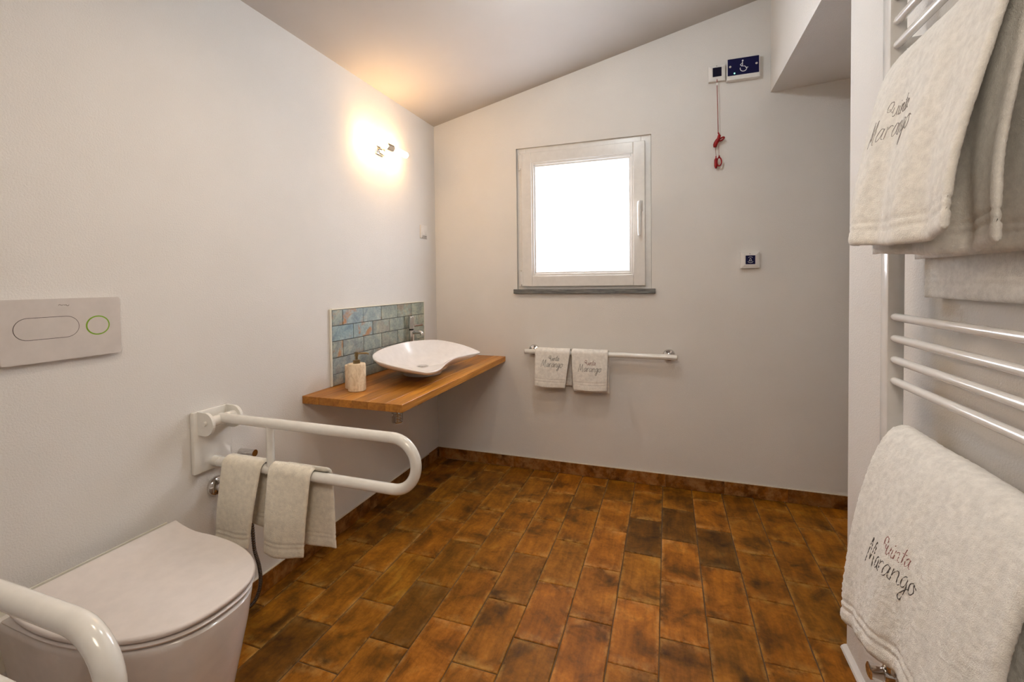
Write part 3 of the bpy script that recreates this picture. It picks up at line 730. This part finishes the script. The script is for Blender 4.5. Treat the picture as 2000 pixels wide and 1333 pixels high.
# ------------------------------------------------------------------ towels
def resample(pts, d):
    P = [Vector((a, b, 0)) for a, b in pts]; out = [P[0]]; acc = 0.0
    L = [0.0]
    for a, b in zip(P, P[1:]): L.append(L[-1] + (b - a).length)
    n = max(2, int(L[-1] / d)); res = []; k = 0
    for i in range(n + 1):
        s = L[-1] * i / n
        while k < len(P) - 2 and L[k + 1] < s: k += 1
        t = (s - L[k]) / max(1e-9, L[k + 1] - L[k]); res.append(P[k].lerp(P[k + 1], t))
    return res
def towel_mesh(fn, nu, nv, thick, pile, pile_scale, hems=(), seed=0.0, fold_edge=None):
    """fn(u, v) -> mid-surface point, u and v in 0..1; returns the bmesh of a thick pile sheet"""
    G = [[fn(i / nu, j / nv) for j in range(nv + 1)] for i in range(nu + 1)]
    bm = bmesh.new(); sides = []
    Nn = [[None] * (nv + 1) for _ in range(nu + 1)]
    lu = sum((G[i + 1][nv // 2] - G[i][nv // 2]).length for i in range(nu)); lv = (G[nu // 3][nv] - G[nu // 3][0]).length
    for i in range(nu + 1):
        for j in range(nv + 1):
            a = G[min(i + 1, nu)][j] - G[max(i - 1, 0)][j]; b = G[i][min(j + 1, nv)] - G[i][max(j - 1, 0)]
            q = a.cross(b); Nn[i][j] = q.normalized() if q.length > 1e-12 else Vector((1, 0, 0))
    for sgn in (1, -1):
        S = []
        for i in range(nu + 1):
            row = []
            for j in range(nv + 1):
                p = G[i][j]; u, v = i / nu, j / nv
                de = min(u * lu, (1 - u) * lu, v * lv, (1 - v) * lv)
                t = thick / 2 * math.sqrt(max(0.08, min(1.0, de / (thick * 0.6))))
                for hc, hw in hems:
                    du = min(abs(u * lu - hc), abs((1 - u) * lu - hc))
                    if du < hw: t -= thick * 0.16 * (1 - (du / hw) ** 2)
                q = p * pile_scale + Vector((seed, seed * 2 + sgn * 7, 0))
                t += pile * (noise.noise(q) * 0.7 + noise.noise(q * 2.3) * 0.5)
                row.append(bm.verts.new(p + Nn[i][j] * (t * sgn)))
            S.append(row)
        sides.append(S)
    A, Bq = sides
    for i in range(nu):
        for j in range(nv):
            bm.faces.new((A[i][j], A[i + 1][j], A[i + 1][j + 1], A[i][j + 1]))
            bm.faces.new((Bq[i][j], Bq[i][j + 1], Bq[i + 1][j + 1], Bq[i + 1][j]))
    for i in range(nu):
        bm.faces.new((A[i][0], Bq[i][0], Bq[i + 1][0], A[i + 1][0])); bm.faces.new((A[i][nv], A[i + 1][nv], Bq[i + 1][nv], Bq[i][nv]))
    for j in range(nv):
        bm.faces.new((A[0][j], A[0][j + 1], Bq[0][j + 1], Bq[0][j])); bm.faces.new((A[nu][j], Bq[nu][j], Bq[nu][j + 1], A[nu][j + 1]))
    bmesh.ops.recalc_face_normals(bm, faces=bm.faces)
    return bm
def prof_at(P, u):
    x = u * (len(P) - 1); i = min(int(x), len(P) - 2); return P[i].lerp(P[i + 1], x - i)
def wob(a, b, s=0.0): return noise.noise(Vector((a, b, s)))

def rail_towel(name, label, group, x0, x1, yb, zbar, zf, zb, mat, seed, side, skew=0.0, rad=0.026, back_shift=0.0, th=0.013, d=0.004, emb=None, sign=-1, rise=0.0, pile=0.0011):
    """towel draped over a bar that runs along X; sign -1: its front faces -Y"""
    prof = [(sign * (rad + 0.014), zf), (sign * (rad + 0.012), zf + 0.12), (sign * (rad + 0.003), zbar - 0.03), (sign * rad, zbar)]
    prof += [(sign * rad * math.cos(math.radians(a)), zbar + rad * math.sin(math.radians(a))) for a in range(15, 180, 15)]
    prof += [(-sign * rad, zbar), (-sign * (rad + 0.001), zbar - 0.05), (-sign * (rad + 0.004), zb)]
    P = resample(prof, d); L = len(P) - 1
    def fn(u, v):
        p = prof_at(P, u); x = x0 + (x1 - x0) * v; dz = zbar - p.y
        low = max(0.0, dz) / 0.25
        front = (p.x * sign > 0)
        off = 0.006 * low * math.sin(v * 5.0 + seed * 3) + 0.004 * low * wob(x * 9, p.y * 6, seed)
        if front:
            xx = x + skew * low + (side[0] - v) * side[1] * low
            z = p.y + rise * low * v - 0.010 * low * math.sin(v * PI) * 0.5
        else:
            xx = x + back_shift; z = p.y
        return Vector((xx, yb + p.x + off * sign, z))
    t = empty(name, ((x0 + x1) / 2, yb, zbar), label, 'towel', group)
    finish('cloth', towel_mesh(fn, L, int((x1 - x0) / d), th, pile, 230, ((0.035, 0.006), (0.05, 0.006)), seed), mat, t, True)
    if emb:
        for txt, px, pz, hgt, mt in emb:
            def mp(u, v):
                # u: metres from the left edge, v: height above the front hem
                vv = u / (x1 - x0); length = sum((P[k + 1] - P[k]).length for k in range(L)); uu = v / length
                return fn(uu, vv) + Vector((0, sign * (th / 2 + 0.0015), 0))
            bm = bmesh.new(); strokes(bm, text_polys(txt, px, pz, hgt), mp, 0.00085, 5)
            finish('embroidery', bm, mt, t)
    return t

# two small towels on the far fold-down rail
rail_towel('hand_towel', 'cream towel on the grab rail, nearest the wall plate', 'small towels on the grab rail', 0.088, 0.262, -1.690, 0.623, 0.352, 0.40, 'terry_warm', 1.3, (0.5, 0.012), skew=-0.034, rise=0.010)
rail_towel('hand_towel', 'cream towel on the grab rail, farther out towards the bend', 'small towels on the grab rail', 0.296, 0.470, -1.690, 0.623, 0.358, 0.375, 'terry_warm', 4.1, (0.5, 0.012), skew=-0.018, back_shift=0.045, rise=0.012)

# bar with two embroidered hand towels on the back wall
tbar = empty('towel_bar', (1.14, 0.0, 0.797), 'white towel bar with chrome flanges under the window', 'towel bar')
YB = -0.062
bm = bmesh.new(); tube(bm, [(0.678, YB, 0.797), (1.605, YB, 0.797)], 0.0165, 20); finish('bar', bm, 'enamel', tbar, True, 50)
for x in (0.722, 1.562):
    bm = bmesh.new(); lathe(bm, [(0.036, -0.0005), (0.036, -0.006), (0.031, -0.014), (0.016, -0.02), (0.014, -0.05)], (x, 0, 0.800), 'y', 28); finish('flange', bm, 'chrome', tbar, True, 35)
for x in (0.678, 1.605):
    s = -1 if x < 1 else 1
    bm = bmesh.new(); lathe(bm, [(0.0168, x - 0.002 * s), (0.0168, x + 0.003 * s), (0.012, x + 0.006 * s)], (0, YB, 0.797), 'x', 20); finish('end_cap', bm, 'plate', tbar, True, 40)
e1 = [('Quinta', 0.090, 0.168, 0.0165, 'thread_dark'), ('Marango', 0.045, 0.128, 0.0225, 'thread_dark')]
e2 = [('Quinta', 0.078, 0.160, 0.0165, 'thread_red'), ('Marango', 0.040, 0.120, 0.0225, 'thread_dark')]
rail_towel('embroidered_towel', 'embroidered white towel with dark lettering, left one on the towel bar', 'embroidered towels on the towel bar', 0.752, 0.978, YB, 0.797, 0.585, 0.583, 'terry_white', 2.2, (0.0, 0.038), th=0.009, emb=e1, rise=-0.006, pile=0.0005)
rail_towel('embroidered_towel', 'embroidered white towel with red and dark lettering, right one on the towel bar', 'embroidered towels on the towel bar', 0.988, 1.212, YB, 0.797, 0.575, 0.548, 'terry_white', 6.0, (0.6, 0.022), th=0.009, emb=e2, rise=0.004, pile=0.0005)

# ------------------------------------------------------------------ alarm devices on the back wall
ap = empty('alarm_pull_switch', (1.822, 0.0, 2.425), 'white pull cord alarm switch with dark square and red cord', 'alarm switch')
def chamfer_box(bm, x0, x1, z0, z1, dep, ch):
    a = [bm.verts.new((x, -0.0005, z)) for x, z in ((x0, z0), (x1, z0), (x1, z1), (x0, z1))]
    b = [bm.verts.new((x, -dep + 0.006, z)) for x, z in ((x0, z0), (x1, z0), (x1, z1), (x0, z1))]
    c = [bm.verts.new((x, -dep, z)) for x, z in ((x0 + ch, z0 + ch), (x1 - ch, z0 + ch), (x1 - ch, z1 - ch), (x0 + ch, z1 - ch))]
    for A, Bq in ((a, b), (b, c)):
        for k in range(4): bm.faces.new((A[k], A[(k + 1) % 4], Bq[(k + 1) % 4], Bq[k]))
    bm.faces.new(c); bmesh.ops.recalc_face_normals(bm, faces=bm.faces); return bm
finish('housing', chamfer_box(bmesh.new(), 1.779, 1.866, 2.378, 2.466, 0.028, 0.014), 'white_plastic', ap)
finish('dark_panel', B(1.800, 1.846, -0.0305, -0.026, 2.400, 2.451, bev=0.001, seg=1), 'blackblue', ap)
bm = bmesh.new(); strokes(bm, [[(1.8215, 2.457), (1.8215, 2.462)], [(1.820, 2.4585), (1.8230, 2.4585)]], lambda u, v: Vector((u, -0.0285, v)), 0.0012); finish('arrow_mark', bm, 'black', ap)
cx, yv = 1.823, -0.024
cord = finish('pull_cord', tube(bmesh.new(), [(cx, yv, 2.400), (cx, yv, 2.36), (cx + 0.004, yv, 2.2), (cx + 0.006, yv, 2.08)], 0.0022, 8), 'cord', ap)
def sub(name, bm, mat, par, smooth=True):
    o = finish(name, bm, mat, None, smooth); o.parent = par; return o
bm = bmesh.new(); lathe(bm, [(0.002, 2.352), (0.0045, 2.354), (0.0045, 2.366), (0.002, 2.368)], (cx + 0.001, yv, 0), 'z', 10); sub('cord_joint', bm, 'white_plastic', cord)
# upper handle: bundle of cord with a loop to the right
bm = bmesh.new(); tube(bm, catmull([(cx + 0.006, yv, 2.085), (cx + 0.011, yv - 0.004, 2.068), (cx + 0.006, yv - 0.004, 2.048), (cx - 0.004, yv - 0.002, 2.032), (cx - 0.009, yv, 2.018), (cx - 0.011, yv, 2.004)], 5, False), [0.004] * 5 + [0.0085] * 6 + [0.011] * 5 + [0.0115] * 6 + [0.009] * 3 + [0.004], 12)
sub('cord_knot', bm, 'red', cord)
lp = [(cx + 0.010 + 0.016 * (1 - math.cos(t)) / 2 * 1.7, yv - 0.003, 2.040 + 0.5 * 0.016 * (1 - math.cos(t)) / 2 * 1.7 + 0.007 * math.sin(t)) for t in [2 * PI * k / 20 for k in range(20)]]
bm = bmesh.new(); tube(bm, lp, 0.0042, 8, closed=True); sub('cord_loop', bm, 'red', cord)
bm = bmesh.new(); tube(bm, [(cx - 0.009, yv, 2.010), (cx - 0.0055, yv, 1.955)], 0.0012, 6); tube(bm, [(cx + 0.009, yv, 2.04), (cx + 0.010, yv, 1.952)], 0.0012, 6); sub('lower_cord', bm, 'cord', cord)
bm = bmesh.new(); lathe(bm, [(0.002, 1.955), (0.003, 1.949), (0.003, 1.944), (0.009, 1.934), (0.0092, 1.898), (0.005, 1.886), (0.001, 1.883)], (cx - 0.0055, yv, 0), 'z', 14); sub('red_toggle', bm, 'red', cord)
rg = [(cx + 0.011 + 0.012 * math.sin(t), yv - 0.002, 1.920 + 0.0235 * math.cos(t)) for t in [2 * PI * k / 24 for k in range(24)]]
bm = bmesh.new(); tube(bm, rg, 0.0038, 8, closed=True); tube(bm, [(cx + 0.011, yv - 0.002, 1.942), (cx + 0.011, yv - 0.002, 1.956)], [0.0055, 0.003], 8); sub('red_ring', bm, 'red', cord)

sg = empty('alarm_sign', (1.955, 0.0, 2.43), 'navy blue alarm panel with white wheelchair symbol and green light', 'alarm panel')
finish('housing', B(1.872, 2.038, -0.034, -0.0005, 2.366, 2.486, bev=0.003), 'white_plastic', sg)
finish('panel', B(1.8765, 2.0335, -0.0365, -0.033, 2.390, 2.4815, bev=0.001, seg=1), 'navy', sg)
for x in (1.889, 2.021):
    bm = bmesh.new(); lathe(bm, [(0.0058, -0.0360), (0.0058, -0.0378), (0.003, -0.0390)], (x, 0, 2.439), 'y', 14); finish('screw', bm, 'plate', sg, True, 40)
bm = bmesh.new(); lathe(bm, [(0.0036, -0.036), (0.0036, -0.0380), (0.0015, -0.0392)], (1.911, 0, 2.400), 'y', 12); o = finish('led', bm, 'led', sg, True); o['label'] = 'small lit green light'
sx, sz = 1.952, 2.434
sym = [[(sx + a, sz + b) for a, b in arc(0.004, -0.012, 0.0165, 165, 375, 18)],
       [(sx - 0.001, sz + 0.024), (sx - 0.001, sz + 0.000), (sx + 0.011, sz - 0.001), (sx + 0.018, sz - 0.012), (sx + 0.027, sz - 0.0085)],
       [(sx - 0.001, sz + 0.018), (sx - 0.012, sz + 0.009), (sx - 0.004, sz + 0.0)]]
bm = bmesh.new(); strokes(bm, sym, lambda u, v: Vector((u, -0.0368, v)), 0.0021, 6)
lathe(bm, [(0.0045, -0.0362), (0.0045, -0.0382), (0.002, -0.039)], (sx, 0, sz + 0.030), 'y', 12)
finish('wheelchair_symbol', bm, 'print', sg)

rb = empty('alarm_reset_button', (1.992, 0.0, 1.358), 'small white alarm button plate with dark square and bell symbol', 'alarm button')
finish('housing', chamfer_box(bmesh.new(), 1.946, 2.040, 1.312, 1.404, 0.026, 0.016), 'white_plastic', rb)
finish('dark_panel', B(1.9695, 2.018, -0.0285, -0.024, 1.334, 1.383, bev=0.001, seg=1), 'navy', rb)
bx, bz = 1.9937, 1.3585
bell = [[(bx + a, bz + b) for a, b in arc(0, 0, 0.0165, 50, 130, 8)], [(bx + a, bz + b) for a, b in arc(0, 0, 0.0165, 215, 325, 10)],
        [(bx - 0.008, bz - 0.006), (bx - 0.004, bz - 0.002), (bx - 0.003, bz + 0.006), (bx, bz + 0.009), (bx + 0.003, bz + 0.006), (bx + 0.004, bz - 0.002), (bx + 0.008, bz - 0.006), (bx - 0.008, bz - 0.006)]]
bm = bmesh.new(); strokes(bm, bell, lambda u, v: Vector((u, -0.0288, v)), 0.0011, 5); finish('bell_symbol', bm, 'print', rb)
bm = bmesh.new(); lathe(bm, [(0.0022, -0.0255), (0.0022, -0.0275)], (1.991, 0, 1.392), 'y', 8); finish('indicator_dot', bm, 'black', rb)

# ------------------------------------------------------------------ heated towel rail on the right wall
XB = 2.060; Y0, Y1 = -1.535, -2.150
rd = empty('towel_radiator', (XB, (Y0 + Y1) / 2, 0.33), 'white ladder towel radiator on the right wall', 'radiator')
for y in (Y0, Y1):
    bm = B(2.046, 2.080, y - 0.020, y + 0.020, 0.335, 2.02, bev=0.004); finish('post', bm, 'rad', rd, True, 40)
for z in (1.955, 1.900, 1.845, 1.790, 1.7045, 1.157, 1.1065, 1.056, 1.006, 0.8615, 0.81, 0.76, 0.71, 0.47, 0.42, 0.37):
    bm = bmesh.new(); tube(bm, [(XB, Y0 - 0.010, z), (XB, Y0 - 0.024, z), (XB, Y0 - 0.03, z), (XB, Y1 + 0.01, z)], [0.007, 0.0085, 0.0095, 0.0095], 16)
    finish('bar', bm, 'rad', rd, True, 50)
for y in (Y0, Y1):
    for z in (0.55, 1.80):
        bm = bmesh.new(); tube(bm, [(2.075, y, z), (XR, y, z)], 0.012, 12); finish('wall_mount', bm, 'rad', rd, True, 50)
# valve under the far post
bm = bmesh.new(); tube(bm, [(2.064, Y0, 0.34), (2.064, Y0, 0.285)], 0.013, 14); lathe(bm, [(0.014, 2.050), (0.017, 2.054), (0.017, 2.085), (0.012, 2.09), (0.012, XR)], (0, Y0, 0.278), 'x', 18)
vl = finish('valve', bm, 'chrome', rd, True, 40)
bm = bmesh.new(); lathe(bm, [(0.014, 2.020), (0.0185, 2.023), (0.0185, 2.047), (0.015, 2.051)], (0, Y0, 0.278), 'x', 22)
o = finish('valve_cap', bm, 'chrome', None, True, 40); o.parent = vl

def side_towel(name, label, y0, y1, layers, mat, seed, th, d, pile, emb=None, fold=0.006, lift=0.0):
    """layers: list of profiles [(x, z) ...] front hem -> over the bar -> back hem, drawn for the far edge y0"""
    t = empty(name, (XB, (y0 + y1) / 2, layers[0][0][1]), label, 'towel')
    W = y0 - y1
    for li, (prof, name2) in enumerate([(l, 'outer_layer' if k == 0 else 'inner_layer') for k, l in enumerate(layers)]):
        prof = [(p.x, p.y) for p in catmull([(a, b, 0) for a, b in prof], 6, False)]
        P = resample(prof, d); L = len(P) - 1; ztop = max(p.y for p in P)
        P0 = resample([(p.x, p.y) for p in catmull([(a, b, 0) for a, b in layers[0]], 6, False)], d)
        def fn(u, v, P=P, li=li, ztop=ztop):
            p = prof_at(P, u); y = y0 - W * v; x, z = p.x, p.y
            low = min(1.0, max(0.0, ztop - z) / 0.4)
            e = math.exp(-v * W / 0.020)
            if x < XB:
                # far edge: both layers meet in a soft fold
                x += e * (0.016 if li == 0 else -0.012) * low
                x += low * (fold * math.sin(v * 15.5 + seed) + 0.4 * fold * math.sin(v * 31 + seed * 2) + 0.010 * wob(v * 3.1, z * 3.0, seed))
                x -= low * 0.012 * v
                z += low * (0.012 * math.sin(v * 4.2 + seed) + 0.010 * v + lift * min(v, 0.75 - 0.25 * v))
                y -= low * (0.030 * v + 0.004 * math.sin(z * 21))
            else:
                x += 0.003 * wob(v * 4, z * 6, seed)
            z += 0.003 * wob(v * 5, 0.2, seed + 3) * (1 - low)
            return Vector((x, y, z))
        hems = ((0.030, 0.005), (0.045, 0.004))
        finish(name2, towel_mesh(fn, L, max(8, int(W / d)), th, pile, 260 if d < 0.005 else 180, hems, seed + li), mat, t, True)
        if li == 0: f0, L0, P_0 = fn, L, P
    length = sum((P_0[k + 1] - P_0[k]).length for k in range(L0))
    for txt, px, pz, hgt, mt in emb or []:
        def mp(u, v):
            return f0(v / length, u / W) + Vector((-(th / 2 + 0.0003), 0, 0))
        bm = bmesh.new(); strokes(bm, text_polys(txt, px, pz, hgt), mp, 0.0008, 5)
        finish('embroidery', bm, mt, t)
    return t
outer = [(1.942, 1.312), (1.955, 1.42), (1.981, 1.55), (2.008, 1.66), (2.030, 1.712), (2.060, 1.744), (2.086, 1.718), (2.094, 1.65), (2.099, 1.45), (2.100, 1.205)]
inner = [(1.998, 1.292), (2.004, 1.42), (2.018, 1.55), (2.034, 1.66), (2.044, 1.705), (2.060, 1.722), (2.074, 1.705), (2.078, 1.65), (2.080, 1.45), (2.080, 1.29)]
side_towel('bath_towel', 'cream bath towel hanging from the upper bars of the radiator', -1.600, -2.030, [outer, inner], 'terry', 1.7, 0.012, 0.0042, 0.0012,
           [('Quinta', 0.110, 0.262, 0.019, 'thread_grey'), ('Marango', 0.062, 0.218, 0.025, 'thread_grey')], fold=0.011)
outer = [(1.940, 0.448), (1.951, 0.55), (1.970, 0.69), (1.996, 0.80), (2.020, 0.868), (2.045, 0.904), (2.068, 0.906), (2.086, 0.880), (2.094, 0.80), (2.097, 0.60), (2.098, 0.40)]
inner = [(1.990, 0.49), (1.998, 0.58), (2.010, 0.68), (2.026, 0.80), (2.038, 0.858), (2.060, 0.884), (2.076, 0.866), (2.080, 0.80), (2.080, 0.60), (2.080, 0.45)]
side_towel('fluffy_towel', 'thick fluffy cream towel hanging from the lower bars of the radiator', -1.600, -2.085, [outer, inner], 'terry', 5.2, 0.017, 0.0042, 0.0028,
           [('Quinta', 0.175, 0.232, 0.021, 'thread_rose'), ('Marango', 0.110, 0.185, 0.029, 'thread_dark')], lift=0.13)
